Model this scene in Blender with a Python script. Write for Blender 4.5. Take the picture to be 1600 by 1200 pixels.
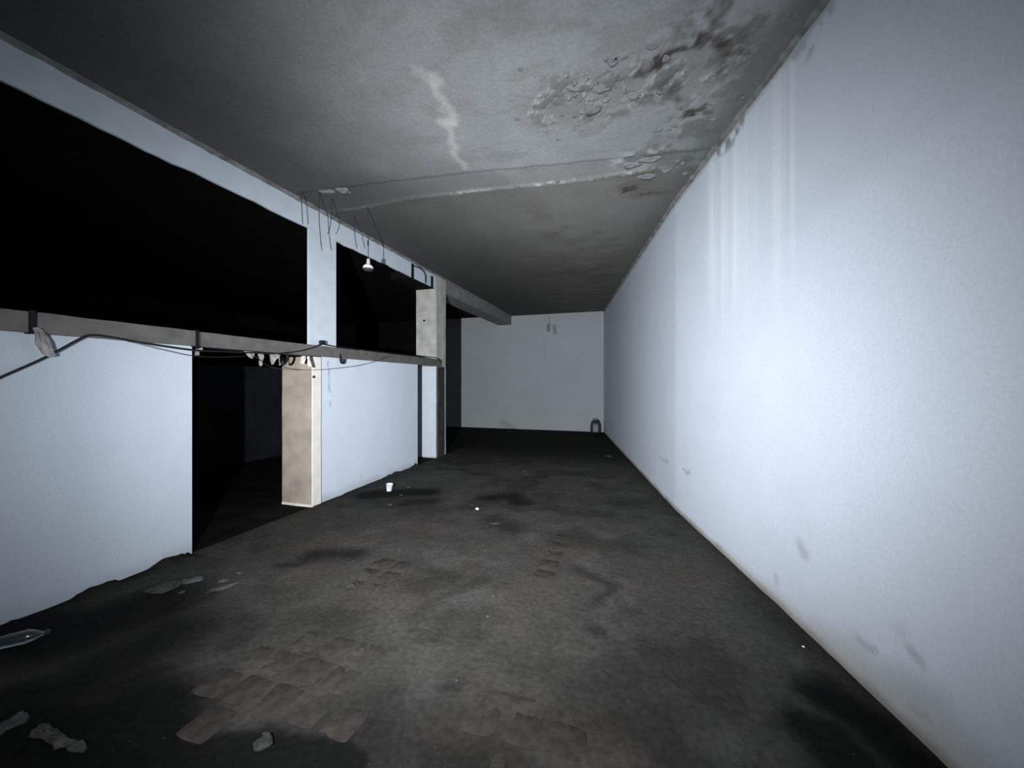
import bpy, bmesh, math, random
import numpy as np
from mathutils import Vector, Matrix, noise as mnoise

for o in list(bpy.data.objects):
    bpy.data.objects.remove(o, do_unlink=True)
scene = bpy.context.scene
COL = scene.collection

# ------------------------------------------------------------------ camera
F = 605.0                      # focal length in pixels of the 1600 x 1200 frame
HX, HY = 800.0, 597.0
TH = math.radians(17.1)        # the left wall runs 17.1 degrees to the right of the view direction
CAM = Vector((3.685, 0.0, 1.5))
CEIL = 3.63
cam = bpy.data.cameras.new('camera')
cam.sensor_width = 36.0
cam.lens = F / 1600.0 * 36.0
cam.shift_y = (HY - 600.0) / 1600.0
cam.clip_start = 0.05
camo = bpy.data.objects.new('camera', cam)
camo.location = CAM
camo.rotation_euler = (math.radians(90), 0, TH)
COL.objects.link(camo)
scene.camera = camo

# ------------------------------------------------------------------ world, light, exposure
world = bpy.data.worlds.new('world'); scene.world = world
world.use_nodes = True
world.node_tree.nodes['Background'].inputs[0].default_value = (0.5, 0.6, 0.8, 1)
world.node_tree.nodes['Background'].inputs[1].default_value = 0.0002
scene.view_settings.view_transform = 'Standard'
scene.view_settings.look = 'None'
scene.view_settings.gamma = 1.0
scene.view_settings.use_curve_mapping = False
scene.view_settings.exposure = 0.0

def cam2world(a, d, z):
    """lateral / depth in the camera's own frame -> world"""
    return Vector((CAM.x + a * math.cos(TH) - d * math.sin(TH), CAM.y + a * math.sin(TH) + d * math.cos(TH), z))

# the torch that lights the room: held an arm's length to the left of the lens
TORCH = cam2world(-0.85, -0.05, 1.5)
AIM = cam2world(-0.85 + 10 * math.sin(math.radians(10.0)), -0.05 + 10 * math.cos(math.radians(10.0)), 1.5 - 0.05)
L = bpy.data.lights.new('torch_light', 'SPOT')
L.energy = 2280.0
L.color = (0.90, 0.95, 1.0)
L.spot_size = math.radians(176); L.spot_blend = 0.1
L.shadow_soft_size = 0.012
# beam profile of the torch: a bell-shaped hot spot (sigma in radians) and a faint spill
L.use_nodes = True
_nt = L.node_tree; _em = _nt.nodes['Emission']
_tc = _nt.nodes.new('ShaderNodeTexCoord'); _sp = _nt.nodes.new('ShaderNodeSeparateXYZ')
_nt.links.new(_tc.outputs['Normal'], _sp.inputs[0])
def _m(op, a, b=None):
    n = _nt.nodes.new('ShaderNodeMath'); n.operation = op
    for i, v in enumerate((a, b)):
        if v is None: continue
        if isinstance(v, (int, float)): n.inputs[i].default_value = v
        else: _nt.links.new(v, n.inputs[i])
    return n.outputs[0]
BEAM_WIDTH = math.radians(39.0); BEAM_POWER = 3.0      # flat-topped hot spot that falls off towards its rim
_az = _m('ARCTAN2', _sp.outputs['X'], _m('ABSOLUTE', _sp.outputs['Z']))
_el = _m('MULTIPLY', _m('ARCSINE', _sp.outputs['Y']), 1.12)
_th = _m('SQRT', _m('ADD', _m('MULTIPLY', _az, _az), _m('MULTIPLY', _el, _el)))
_g = _m('EXPONENT', _m('MULTIPLY', _m('POWER', _m('DIVIDE', _th, BEAM_WIDTH), BEAM_POWER), -1.0))
_nt.links.new(_g, _em.inputs['Strength'])
lo = bpy.data.objects.new('torch_light', L)
lo.location = TORCH
lo.rotation_euler = (AIM - TORCH).to_track_quat('-Z', 'Y').to_euler()
COL.objects.link(lo)

# ------------------------------------------------------------------ pixel helpers
def raydir(px, py):
    a = (px - HX) / F; h = (HY - py) / F
    return Vector((a * math.cos(TH) - math.sin(TH), a * math.sin(TH) + math.cos(TH), h))
def at_depth(px, py, d): return CAM + raydir(px, py) * d
def on_x(px, py, X=0.0):
    r = raydir(px, py); return CAM + r * ((X - CAM.x) / r.x)
def on_z(px, py, z=0.0):
    r = raydir(px, py); return CAM + r * ((z - CAM.z) / r.z)
def on_y(px, py, Y):
    r = raydir(px, py); return CAM + r * ((Y - CAM.y) / r.y)
def left_y(px, X=0.0): return on_x(px, 600, X).y

# plan of the right wall: it closes in on the left wall with a slight kink
RW = [(-2.6, 5.86), (0.0, 5.295), (1.94, 4.868), (2.97, 4.64), (4.92, 4.181), (11.93, 2.894), (12.2, 2.844)]
RWY = np.array([p[0] for p in RW]); RWX = np.array([p[1] for p in RW])
def rwx(y): return np.interp(y, RWY, RWX)
YB = 11.92
YF = -2.5
def on_right(px, py):
    r = raydir(px, py)
    for i in range(len(RW) - 1):
        (y0, x0), (y1, x1) = RW[i], RW[i + 1]
        ax, ay, bx, by = x0 - CAM.x, y0 - CAM.y, x1 - x0, y1 - y0
        den = r.x * by - r.y * bx
        if abs(den) < 1e-9: continue
        t = (ax * by - ay * bx) / den
        s = (r.x * (-ay) + r.y * ax) / (-den) if False else ((r.y * ax - r.x * ay) / (r.x * by - r.y * bx))
        if t > 0 and -1e-6 <= s <= 1 + 1e-6:
            return CAM + r * t
    return None

# ------------------------------------------------------------------ numpy noise
def _hash(ix, iy, seed):
    n = (ix.astype(np.int64) * 374761393 + iy.astype(np.int64) * 668265263 + seed * 974634777) & 0x7fffffff
    n = ((n ^ (n >> 13)) * 1274126177) & 0x7fffffff
    n = n ^ (n >> 16)
    return (n & 0xffff) / 65535.0
def vnoise(x, y, seed=0):
    ix = np.floor(x); iy = np.floor(y); fx = x - ix; fy = y - iy
    fx = fx * fx * (3 - 2 * fx); fy = fy * fy * (3 - 2 * fy)
    a = _hash(ix, iy, seed); b = _hash(ix + 1, iy, seed); c = _hash(ix, iy + 1, seed); d = _hash(ix + 1, iy + 1, seed)
    return (a * (1 - fx) + b * fx) * (1 - fy) + (c * (1 - fx) + d * fx) * fy
def fbm(x, y, freq, octv=4, seed=0):
    s = 0; amp = 0.5; tot = 0
    for k in range(octv):
        s = s + amp * vnoise(x * freq + 13.7 * k, y * freq - 7.1 * k, seed + k); tot += amp
        amp *= 0.5; freq *= 2.03
    return s / tot
def sstep(e0, e1, x):
    t = np.clip((x - e0) / (e1 - e0), 0, 1); return t * t * (3 - 2 * t)
def poly_dist(x, y, pts):
    best = np.full(x.shape, 1e9)
    if len(pts) == 1:
        return np.hypot(x - pts[0][0], y - pts[0][1])
    for (x0, y0), (x1, y1) in zip(pts[:-1], pts[1:]):
        dx, dy = x1 - x0, y1 - y0; L2 = dx * dx + dy * dy + 1e-12
        t = np.clip(((x - x0) * dx + (y - y0) * dy) / L2, 0, 1)
        best = np.minimum(best, np.hypot(x - x0 - t * dx, y - y0 - t * dy))
    return best
def lerp3(c, col, m):
    return c * (1 - m[..., None]) + np.array(col) * m[..., None]

# ------------------------------------------------------------------ materials
def nodemat(name):
    m = bpy.data.materials.new(name); m.use_nodes = True
    nt = m.node_tree; b = nt.nodes['Principled BSDF']
    return m, nt, b
def mat(name, col, rough=0.7, metal=0.0, var=0.12, scale=14.0, bump=0.15, spec=0.3, col2=None):
    m, nt, b = nodemat(name)
    tc = nt.nodes.new('ShaderNodeTexCoord')
    n = nt.nodes.new('ShaderNodeTexNoise'); n.inputs['Scale'].default_value = scale; n.inputs['Detail'].default_value = 5
    nt.links.new(tc.outputs['Object'], n.inputs['Vector'])
    r = nt.nodes.new('ShaderNodeValToRGB')
    c2 = col2 or tuple(c * (1 - var * 2) for c in col)
    r.color_ramp.elements[0].color = (*c2, 1); r.color_ramp.elements[0].position = 0.3
    r.color_ramp.elements[1].color = (*col, 1); r.color_ramp.elements[1].position = 0.68
    nt.links.new(n.outputs['Fac'], r.inputs['Fac']); nt.links.new(r.outputs['Color'], b.inputs['Base Color'])
    b.inputs['Roughness'].default_value = rough; b.inputs['Metallic'].default_value = metal
    b.inputs['Specular IOR Level'].default_value = spec
    if bump:
        n2 = nt.nodes.new('ShaderNodeTexNoise'); n2.inputs['Scale'].default_value = scale * 6; n2.inputs['Detail'].default_value = 4
        nt.links.new(tc.outputs['Object'], n2.inputs['Vector'])
        bp = nt.nodes.new('ShaderNodeBump'); bp.inputs['Strength'].default_value = bump; bp.inputs['Distance'].default_value = 0.004
        nt.links.new(n2.outputs['Fac'], bp.inputs['Height']); nt.links.new(bp.outputs['Normal'], b.inputs['Normal'])
    return m
def tintmat(name, rough=0.85, fine=90.0, amp=0.12, bump=0.25, dist=0.003, spec=0.2):
    """colour of stains and paint from the mesh's own 'tint' layer, grain from noise nodes"""
    m, nt, b = nodemat(name)
    at = nt.nodes.new('ShaderNodeAttribute'); at.attribute_name = 'tint'
    tc = nt.nodes.new('ShaderNodeTexCoord')
    n = nt.nodes.new('ShaderNodeTexNoise'); n.inputs['Scale'].default_value = fine; n.inputs['Detail'].default_value = 6
    nt.links.new(tc.outputs['Object'], n.inputs['Vector'])
    mr = nt.nodes.new('ShaderNodeMapRange')
    mr.inputs['From Min'].default_value = 0.3; mr.inputs['From Max'].default_value = 0.7
    mr.inputs['To Min'].default_value = 1 - amp; mr.inputs['To Max'].default_value = 1 + amp
    nt.links.new(n.outputs['Fac'], mr.inputs['Value'])
    mx = nt.nodes.new('ShaderNodeMix'); mx.data_type = 'RGBA'; mx.blend_type = 'MULTIPLY'; mx.inputs['Factor'].default_value = 1
    nt.links.new(at.outputs['Color'], mx.inputs['A']); nt.links.new(mr.outputs['Result'], mx.inputs['B'])
    nt.links.new(mx.outputs['Result'], b.inputs['Base Color'])
    b.inputs['Roughness'].default_value = rough; b.inputs['Specular IOR Level'].default_value = spec
    bp = nt.nodes.new('ShaderNodeBump'); bp.inputs['Strength'].default_value = bump; bp.inputs['Distance'].default_value = dist
    nt.links.new(n.outputs['Fac'], bp.inputs['Height']); nt.links.new(bp.outputs['Normal'], b.inputs['Normal'])
    return m

M = {}
M['wall'] = tintmat('painted_plaster', 0.8, 70, 0.05, 0.2, 0.002)
M['ceil'] = tintmat('old_ceiling_plaster', 0.9, 45, 0.10, 0.3, 0.004, 0.1)
M['floor'] = tintmat('dirty_floor', 0.95, 30, 0.22, 0.45, 0.006, 0.03)
M['plaster'] = mat('white_plaster', (0.68, 0.735, 0.80), 0.8, var=0.05, scale=6)
M['beige'] = mat('beige_plaster', (0.48, 0.40, 0.335), 0.85, col2=(0.33, 0.27, 0.225), scale=5, bump=0.3)
M['cream'] = mat('cream_paint', (0.90, 0.84, 0.76), 0.75, var=0.06, scale=9)
M['pillar'] = mat('grey_beige_plaster', (0.56, 0.54, 0.49), 0.85, col2=(0.40, 0.385, 0.35), scale=5, bump=0.35)
M['beam'] = mat('grimy_beam_plaster', (0.27, 0.285, 0.275), 0.9, col2=(0.19, 0.20, 0.195), scale=4, bump=0.3)
M['wood'] = mat('grey_weathered_wood', (0.155, 0.145, 0.135), 0.8, col2=(0.10, 0.095, 0.09), scale=8, bump=0.3)
M['darkwood'] = mat('dark_stained_wood', (0.058, 0.054, 0.056), 0.8, col2=(0.028, 0.026, 0.025), scale=9, bump=0.3)
M['darkened'] = mat('near_black_plaster', (0.012, 0.012, 0.012), 0.95, var=0.2, scale=3, bump=0.1, spec=0.05)  # near-black base colour that keeps the side room and beam stub dark
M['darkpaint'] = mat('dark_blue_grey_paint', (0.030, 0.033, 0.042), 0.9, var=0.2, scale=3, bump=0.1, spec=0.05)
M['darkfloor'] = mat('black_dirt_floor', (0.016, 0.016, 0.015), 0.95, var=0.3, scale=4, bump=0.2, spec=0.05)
M['rubber'] = mat('black_cable_rubber', (0.012, 0.013, 0.016), 0.55, var=0.1, bump=0, spec=0.3)
M['wire'] = mat('dull_grey_wire', (0.035, 0.038, 0.042), 0.7, var=0.1, bump=0)
M['iron'] = mat('dark_rusty_iron', (0.016, 0.015, 0.015), 0.7, metal=0.3, var=0.2, bump=0.1)
M['rag'] = mat('dirty_pale_cloth', (0.36, 0.34, 0.33), 0.9, col2=(0.2, 0.19, 0.18), scale=25, bump=0.3)
M['scrap'] = mat('pale_torn_paper', (0.40, 0.385, 0.36), 0.85, col2=(0.22, 0.21, 0.20), scale=25, bump=0.2)
M['chip'] = mat('grey_plaster_chip', (0.060, 0.058, 0.054), 0.9, col2=(0.028, 0.027, 0.026), scale=30, bump=0.3)
M['whitechip'] = mat('white_plaster_chip', (0.12, 0.12, 0.115), 0.9, col2=(0.045, 0.045, 0.043), scale=30, bump=0.2)
M['flake'] = mat('peeling_ceiling_paint', (0.29, 0.295, 0.295), 0.85, col2=(0.21, 0.21, 0.205), scale=20, bump=0.2)
M['paver'] = mat('reddish_clay_paver', (0.062, 0.052, 0.044), 0.95, col2=(0.032, 0.029, 0.026), scale=16, bump=0.6, spec=0.05)
M['bulb'] = mat('white_coated_glass', (0.95, 0.95, 0.97), 0.25, var=0.01, bump=0, spec=0.6)
M['bulbface'] = mat('frosted_grey_glass', (0.045, 0.045, 0.048), 0.35, var=0.05, bump=0, spec=0.5)
M['socket'] = mat('pale_grey_socket', (0.55, 0.54, 0.53), 0.5, var=0.05, bump=0)
M['paper'] = mat('white_paper', (0.80, 0.79, 0.83), 0.8, var=0.06, scale=30, bump=0.2)
M['canister'] = mat('dark_plastic', (0.035, 0.037, 0.042), 0.5, var=0.1, bump=0.05)
M['label'] = mat('pale_grey_label', (0.30, 0.30, 0.32), 0.7, var=0.1, bump=0)
def clear_plastic():
    m, nt, b = nodemat('clear_plastic')
    n = nt.nodes.new('ShaderNodeTexNoise'); n.inputs['Scale'].default_value = 18
    bp = nt.nodes.new('ShaderNodeBump'); bp.inputs['Strength'].default_value = 0.35; bp.inputs['Distance'].default_value = 0.01
    nt.links.new(n.outputs['Fac'], bp.inputs['Height']); nt.links.new(bp.outputs['Normal'], b.inputs['Normal'])
    b.inputs['Base Color'].default_value = (0.93, 0.97, 1.0, 1)
    b.inputs['Roughness'].default_value = 0.11
    b.inputs['Coat Weight'].default_value = 1.0; b.inputs['Coat Roughness'].default_value = 0.12
    b.inputs['Transmission Weight'].default_value = 0.985
    b.inputs['IOR'].default_value = 1.25
    return m
M['plastic'] = clear_plastic()

# ------------------------------------------------------------------ object helpers
def link(o, parent=None):
    COL.objects.link(o)
    if parent is not None: o.parent = parent
    return o
def tag(o, label=None, cat=None, group=None, kind=None):
    if label: o['label'] = label
    if cat: o['category'] = cat
    if group: o['group'] = group
    if kind: o['kind'] = kind
    return o
def empty(name, loc):
    o = bpy.data.objects.new(name, None); o.location = loc; o.empty_display_size = 0.1
    COL.objects.link(o); return o
def mesh_obj(name, bm, material, parent=None, smooth=False, origin=None):
    """bmesh in world coordinates -> object (origin at the parent's or the given point)"""
    base = Vector((0, 0, 0))
    if parent is not None:
        p = parent
        while p is not None: base += p.location; p = p.parent
    org = Vector(origin) if origin is not None else (base.copy() if parent is not None else Vector((0, 0, 0)))
    bmesh.ops.translate(bm, verts=bm.verts, vec=-org)
    bmesh.ops.recalc_face_normals(bm, faces=bm.faces)
    me = bpy.data.meshes.new(name); bm.to_mesh(me); bm.free()
    me.materials.append(material)
    if smooth:
        for p in me.polygons: p.use_smooth = True
    o = bpy.data.objects.new(name, me)
    o.location = org - base if parent is not None else org
    return link(o, parent)
def box_bm(x0, x1, y0, y1, z0, z1, bevel=0.0, cuts=0, jit=0.0, seed=1):
    bm = bmesh.new(); bmesh.ops.create_cube(bm, size=1)
    for v in bm.verts:
        v.co = Vector((x0 + (v.co.x + .5) * (x1 - x0), y0 + (v.co.y + .5) * (y1 - y0), z0 + (v.co.z + .5) * (z1 - z0)))
    if bevel: bmesh.ops.bevel(bm, geom=list(bm.edges), offset=bevel, segments=2, affect='EDGES')
    if cuts:
        long_edges = [e for e in bm.edges if e.calc_length() > 0.3]
        bmesh.ops.subdivide_edges(bm, edges=long_edges, cuts=cuts, use_grid_fill=True)
    if jit:
        for v in bm.verts:
            nv = mnoise.noise_vector(v.co * 6 + Vector((seed, 0, 0)))
            v.co += nv * jit
    return bm
def thicken(bm, vec):
    """turn an open sheet into a closed one of real thickness"""
    faces = list(bm.faces); bnd = [e for e in bm.edges if e.is_boundary]
    dup = {}
    for v in list(bm.verts): dup[v] = bm.verts.new(v.co + vec)
    for f in faces: bm.faces.new([dup[v] for v in reversed(f.verts)])
    for e in bnd:
        a, b = e.verts; bm.faces.new((a, b, dup[b], dup[a]))
def tube_bm(pts, r, seg=6, bm=None, taper=None):
    bm = bm or bmesh.new()
    pts = [Vector(p) for p in pts]; rings = []
    for i, p in enumerate(pts):
        t = (pts[min(i + 1, len(pts) - 1)] - pts[max(i - 1, 0)]).normalized()
        ref = Vector((0, 0, 1)) if abs(t.z) < 0.9 else Vector((1, 0, 0))
        u = t.cross(ref).normalized(); w = t.cross(u)
        rr = r * (taper[i] if taper else 1)
        rings.append([bm.verts.new(p + (u * math.cos(2 * math.pi * k / seg) + w * math.sin(2 * math.pi * k / seg)) * rr) for k in range(seg)])
    for a, b in zip(rings[:-1], rings[1:]):
        for k in range(seg): bm.faces.new((a[k], a[(k + 1) % seg], b[(k + 1) % seg], b[k]))
    bm.faces.new(rings[0][::-1]); bm.faces.new(rings[-1])
    return bm
def spline(pts, n=8):
    pts = [Vector(p) for p in pts]; out = []
    for i in range(len(pts) - 1):
        p0 = pts[max(i - 1, 0)]; p1 = pts[i]; p2 = pts[i + 1]; p3 = pts[min(i + 2, len(pts) - 1)]
        for k in range(n):
            t = k / n
            out.append(0.5 * ((2 * p1) + (p2 - p0) * t + (2 * p0 - 5 * p1 + 4 * p2 - p3) * t * t + (3 * p1 - p0 - 3 * p2 + p3) * t ** 3))
    out.append(pts[-1]); return out
def lathe_bm(profile, seg=20, mtx=None):
    bm = bmesh.new(); rings = []
    for r, z in profile:
        rings.append([bm.verts.new((max(r, 1e-4) * math.cos(2 * math.pi * k / seg), max(r, 1e-4) * math.sin(2 * math.pi * k / seg), z)) for k in range(seg)])
    for a, b in zip(rings[:-1], rings[1:]):
        for k in range(seg): bm.faces.new((a[k], a[(k + 1) % seg], b[(k + 1) % seg], b[k]))
    bm.faces.new(rings[0][::-1]); bm.faces.new(rings[-1])
    if mtx is not None: bm.transform(mtx)
    return bm
def grid_obj(name, X, Y, Z, tint, material, parent=None, flip=False):
    nu, nv = X.shape
    me = bpy.data.meshes.new(name)
    co = np.stack([X, Y, Z], -1).reshape(-1, 3).astype(np.float32)
    idx = np.arange(nu * nv).reshape(nu, nv)
    q = np.stack([idx[:-1, :-1], idx[1:, :-1], idx[1:, 1:], idx[:-1, 1:]], -1).reshape(-1, 4)
    if flip: q = q[:, ::-1]
    nf = len(q)
    me.vertices.add(len(co)); me.vertices.foreach_set('co', co.ravel())
    me.loops.add(nf * 4); me.loops.foreach_set('vertex_index', np.ascontiguousarray(q).ravel().astype(np.int32))
    me.polygons.add(nf); me.polygons.foreach_set('loop_start', np.arange(0, nf * 4, 4, dtype=np.int32))
    me.polygons.foreach_set('use_smooth', np.ones(nf, dtype=bool))
    me.update(calc_edges=True)
    at = me.attributes.new('tint', 'FLOAT_COLOR', 'POINT')
    c4 = np.ones((len(co), 4), np.float32); c4[:, :3] = np.clip(tint.reshape(-1, 3), 0, 1)
    at.data.foreach_set('color', c4.ravel())
    me.materials.append(material)
    return link(bpy.data.objects.new(name, me), parent)

# ------------------------------------------------------------------ FLOOR
Y_DOOR0, Y_DOOR1 = left_y(300), 3.745        # doorway between the near partition and the pier
Y_P2a, Y_P2b = 3.915, left_y(652.5)          # second partition
FPX = lambda px, py: (on_z(px, py).x, on_z(px, py).y)
def inside(px, py, poly):
    c = False; j = len(poly) - 1
    for i in range(len(poly)):
        (xi, yi), (xj, yj) = poly[i], poly[j]
        if (yi > py) != (yj > py) and px < (xj - xi) * (py - yi) / (yj - yi) + xi: c = not c
        j = i
    return c
PATCH = [[FPX(*p) for p in poly] for poly in (
    [(285, 1128), (305, 1060), (345, 1030), (400, 1000), (480, 985), (600, 1000), (625, 1015), (560, 1085), (540, 1135), (480, 1132), (390, 1110), (352, 1135)],
    [(752, 1110), (764, 1078), (850, 1095), (900, 1130), (905, 1220), (740, 1230)],
    [(815, 905), (838, 865), (880, 830), (905, 850), (890, 900)],
    [(545, 915), (575, 885), (640, 868), (650, 895), (610, 930)])]
def inside_np(X, Y, poly):
    c = np.zeros(X.shape, bool); j = len(poly) - 1
    for i in range(len(poly)):
        (xi, yi), (xj, yj) = poly[i], poly[j]
        c ^= ((yi > Y) != (yj > Y)) & (X < (xj - xi) * (Y - yi) / ((yj - yi) + 1e-12) + xi)
        j = i
    return c.astype(float)
def floor_fields(X, Y):
    wx = X + 0.10 * (fbm(X, Y, 3.0, 4, 5) - 0.5) * 2; wy = Y + 0.10 * (fbm(X, Y, 3.0, 4, 9) - 0.5) * 2
    wx2 = X + 0.05 * (fbm(X, Y, 8.0, 4, 15) - 0.5) * 2; wy2 = Y + 0.05 * (fbm(X, Y, 8.0, 4, 19) - 0.5) * 2
    base = np.ones(X.shape + (3,)) * np.array([0.054, 0.0515, 0.0465])
    n1 = fbm(X, Y, 1.3, 5, 31); n2 = fbm(X, Y, 5.0, 5, 41); n3 = fbm(X, Y, 16.0, 4, 51)
    c = base * (0.62 + 0.42 * n1 + 0.42 * n2)[..., None] * (0.86 + 0.28 * n3)[..., None]
    # reddish worn clay where the screed has gone
    red = sstep(0.56, 0.72, fbm(X, Y, 1.7, 4, 77)) * 0.55
    for px, py, r in ((590, 905, 0.30), (885, 860, 0.34), (800, 1130, 0.30), (930, 1180, 0.3), (450, 1060, 0.36), (700, 1150, 0.15), (840, 920, 0.25)):
        x0, y0 = FPX(px, py)
        red = np.maximum(red, 0.85 * (1 - sstep(0.35 * r, r, np.hypot(wx - x0, wy - y0))))
    c = lerp3(c, (0.078, 0.062, 0.055), red * 0.8 * (0.4 + 0.9 * n2))
    # pale dusty scuffs
    pale = sstep(0.60, 0.78, fbm(X, Y, 3.3, 5, 91)) * 0.5
    c = lerp3(c, (0.082, 0.079, 0.073), pale)
    # black oily stains with outlines of their own
    blk = np.zeros(X.shape)
    def stain(pts, w, soft, k=1.0, fine=False):
        nonlocal blk
        P = [FPX(*p) for p in pts]
        d = poly_dist(wx2 if fine else wx, wy2 if fine else wy, P)
        blk = np.maximum(blk, k * (1 - sstep(w - soft, w + soft, d)))
    stain([(575, 773), (620, 770), (668, 768)], 0.22, 0.16, 0.93, True)
    stain([(640, 785), (670, 782)], 0.16, 0.12, 0.7, True)
    stain([(765, 778), (800, 774), (815, 785)], 0.18, 0.16, 0.88, True)
    stain([(770, 810), (800, 825)], 0.14, 0.14, 0.6, True)
    stain([(490, 868), (550, 865)], 0.12, 0.10, 0.75, True)
    stain([(440, 882), (470, 880)], 0.05, 0.05, 0.6, True)
    stain([(0, 1000), (120, 985), (230, 950)], 0.34, 0.22, 0.92)
    stain([(100, 1080), (220, 1010), (260, 985)], 0.26, 0.22, 0.85)
    stain([(-60, 1200), (60, 1190), (160, 1160)], 0.40, 0.14, 0.95)
    stain([(0, 1100), (180, 1080)], 0.22, 0.16, 0.85)
    stain([(250, 1190), (400, 1170), (500, 1190), (560, 1260)], 0.13, 0.04, 0.93, True)
    stain([(120, 1150), (300, 1175)], 0.12, 0.08, 0.95, True)
    stain([(1300, 1090), (1360, 1130), (1440, 1200), (1480, 1260)], 0.15, 0.10, 0.97, True)
    stain([(1290, 1150), (1330, 1200), (1360, 1260)], 0.16, 0.08, 0.93, True)
    stain([(1190, 940), (1260, 1010)], 0.10, 0.12, 0.5, True)
    stain([(905, 890), (960, 915), (930, 940)], 0.045, 0.05, 0.5, True)
    stain([(935, 985), (945, 992)], 0.05, 0.05, 0.55, True)
    stain([(640, 960), (690, 930), (760, 905)], 0.05, 0.07, 0.35, True)
    stain([(640, 985), (760, 990)], 0.025, 0.03, 0.4, True)
    stain([(690, 1075), (712, 1075)], 0.025, 0.03, 0.5, True)
    stain([(560, 1130), (640, 1180), (760, 1220)], 0.22, 0.22, 0.55, True)
    stain([(764, 1080), (838, 1098)], 0.010, 0.014, 0.6, True)
    stain([(764, 1080), (752, 1105)], 0.010, 0.014, 0.5, True)
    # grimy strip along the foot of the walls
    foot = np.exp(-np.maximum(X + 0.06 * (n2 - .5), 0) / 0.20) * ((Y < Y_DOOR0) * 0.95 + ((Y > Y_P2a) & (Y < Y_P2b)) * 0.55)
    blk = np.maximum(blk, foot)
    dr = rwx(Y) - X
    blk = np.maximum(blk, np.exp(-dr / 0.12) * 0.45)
    blk = np.maximum(blk, sstep(6.2, 8.6, Y + 0.5 * (fbm(X, Y, 1.0, 3, 71) - .5)) * 0.75)  # far floor painted darker where the torchlight fades with distance
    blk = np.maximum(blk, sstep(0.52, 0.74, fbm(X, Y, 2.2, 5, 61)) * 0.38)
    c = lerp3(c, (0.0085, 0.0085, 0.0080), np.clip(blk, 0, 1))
    # relief: screed lies flatter over the bared pavers
    inp = np.zeros(X.shape)
    for poly in PATCH: inp = np.maximum(inp, inside_np(X, Y, poly))
    amp = 1 - 0.45 * inp
    h = amp * (0.010 * (n2 - 0.5) + 0.005 * (n3 - 0.5)) - 0.004 * np.clip(blk, 0, 1)
    ridge = np.exp(-np.maximum(X - 0.01, 0) / 0.05) * (0.010 + 0.045 * sstep(0.4, 0.75, fbm(X, Y, 4.5, 4, 101)))
    h = h + ridge * ((Y < Y_DOOR0 - 0.03) | ((Y > 4.3) & (Y < Y_P2b - 0.04)))
    return c, h
nv = 560; nu = 330
# rows closer together near the camera, where the floor shows largest
tv = np.linspace(0, 1, nv)
yy = YF + (YB + 0.02 - YF) * (0.62 * tv + 0.38 * tv ** 2.2)
uu = np.linspace(0, 1, nu)
Yg = np.repeat(yy[None, :], nu, 0)
Xg = uu[:, None] * (rwx(yy)[None, :] + 0.02)
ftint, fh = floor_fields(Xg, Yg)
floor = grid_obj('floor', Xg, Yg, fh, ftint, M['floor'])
tag(floor, 'dark dirty floor with black stains and worn reddish patches', 'floor', kind='structure')
def floor_z(x, y):
    _, h = floor_fields(np.array([[x]]), np.array([[y]])); return float(h[0, 0])
def FP(px, py):
    p = on_z(px, py, 0.0); p = on_z(px, py, floor_z(p.x, p.y)); return p

# clay pavers laid bare in the worn patches: each its own piece with recessed joints
rnd = random.Random(11)
def paver_mesh(i):
    bm = bmesh.new()
    s = 0.0915; pts = []
    for k in range(20):                       # rounded, chipped square
        a = 2 * math.pi * (k + 0.5) / 20
        c, sn = math.cos(a), math.sin(a)
        rr = s / (abs(c) ** 7 + abs(sn) ** 7) ** (1 / 7.0)
        rr *= 1 - (rnd.uniform(0, 0.05) if rnd.random() < 0.75 else rnd.uniform(0.05, 0.16))
        pts.append((rr * c, rr * sn))
    n = len(pts)
    bot = [bm.verts.new((x, y, -0.03)) for x, y in pts]
    mid = [bm.verts.new((x * 0.985, y * 0.985, -0.005)) for x, y in pts]
    top = [bm.verts.new((x * 0.86, y * 0.86, rnd.uniform(-0.0008, 0.0012))) for x, y in pts]
    cen = bm.verts.new((rnd.uniform(-.02, .02), rnd.uniform(-.02, .02), rnd.uniform(-0.001, 0.0015)))
    for k in range(n):
        bm.faces.new((bot[k], bot[(k + 1) % n], mid[(k + 1) % n], mid[k]))
        bm.faces.new((mid[k], mid[(k + 1) % n], top[(k + 1) % n], top[k]))
        bm.faces.new((top[k], top[(k + 1) % n], cen))
    bm.faces.new(bot[::-1])
    bmesh.ops.recalc_face_normals(bm, faces=bm.faces)
    me = bpy.data.meshes.new('paver'); bm.to_mesh(me); bm.free(); me.materials.append(M['paver'])
    for p in me.polygons: p.use_smooth = True
    return me
PM = [paver_mesh(i) for i in range(7)]
G0 = on_z(393, 1050)
for i in range(-12, 16):
    for j in range(-10, 16):
        x = G0.x + 0.095 + i * 0.19; y = G0.y + 0.095 + j * 0.19
        for poly in PATCH:
            if inside(x, y, poly):
                o = bpy.data.objects.new('paver', rnd.choice(PM))
                z = 0.0005 + floor_z(x, y) * 0.6 + rnd.uniform(-0.0015, 0.0020)
                o.location = (x + rnd.uniform(-.004, .004), y + rnd.uniform(-.004, .004), z)
                o.rotation_euler = (rnd.uniform(-.012, .012), rnd.uniform(-.012, .012), rnd.choice((0, 1, 2, 3)) * math.pi / 2 + rnd.uniform(-.03, .03))
                link(o, floor); break

# floor of the dark side room beyond the openings
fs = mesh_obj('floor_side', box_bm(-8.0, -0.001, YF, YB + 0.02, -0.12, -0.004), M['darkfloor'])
tag(fs, 'black dirt floor of the side room', 'floor', kind='structure')

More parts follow.
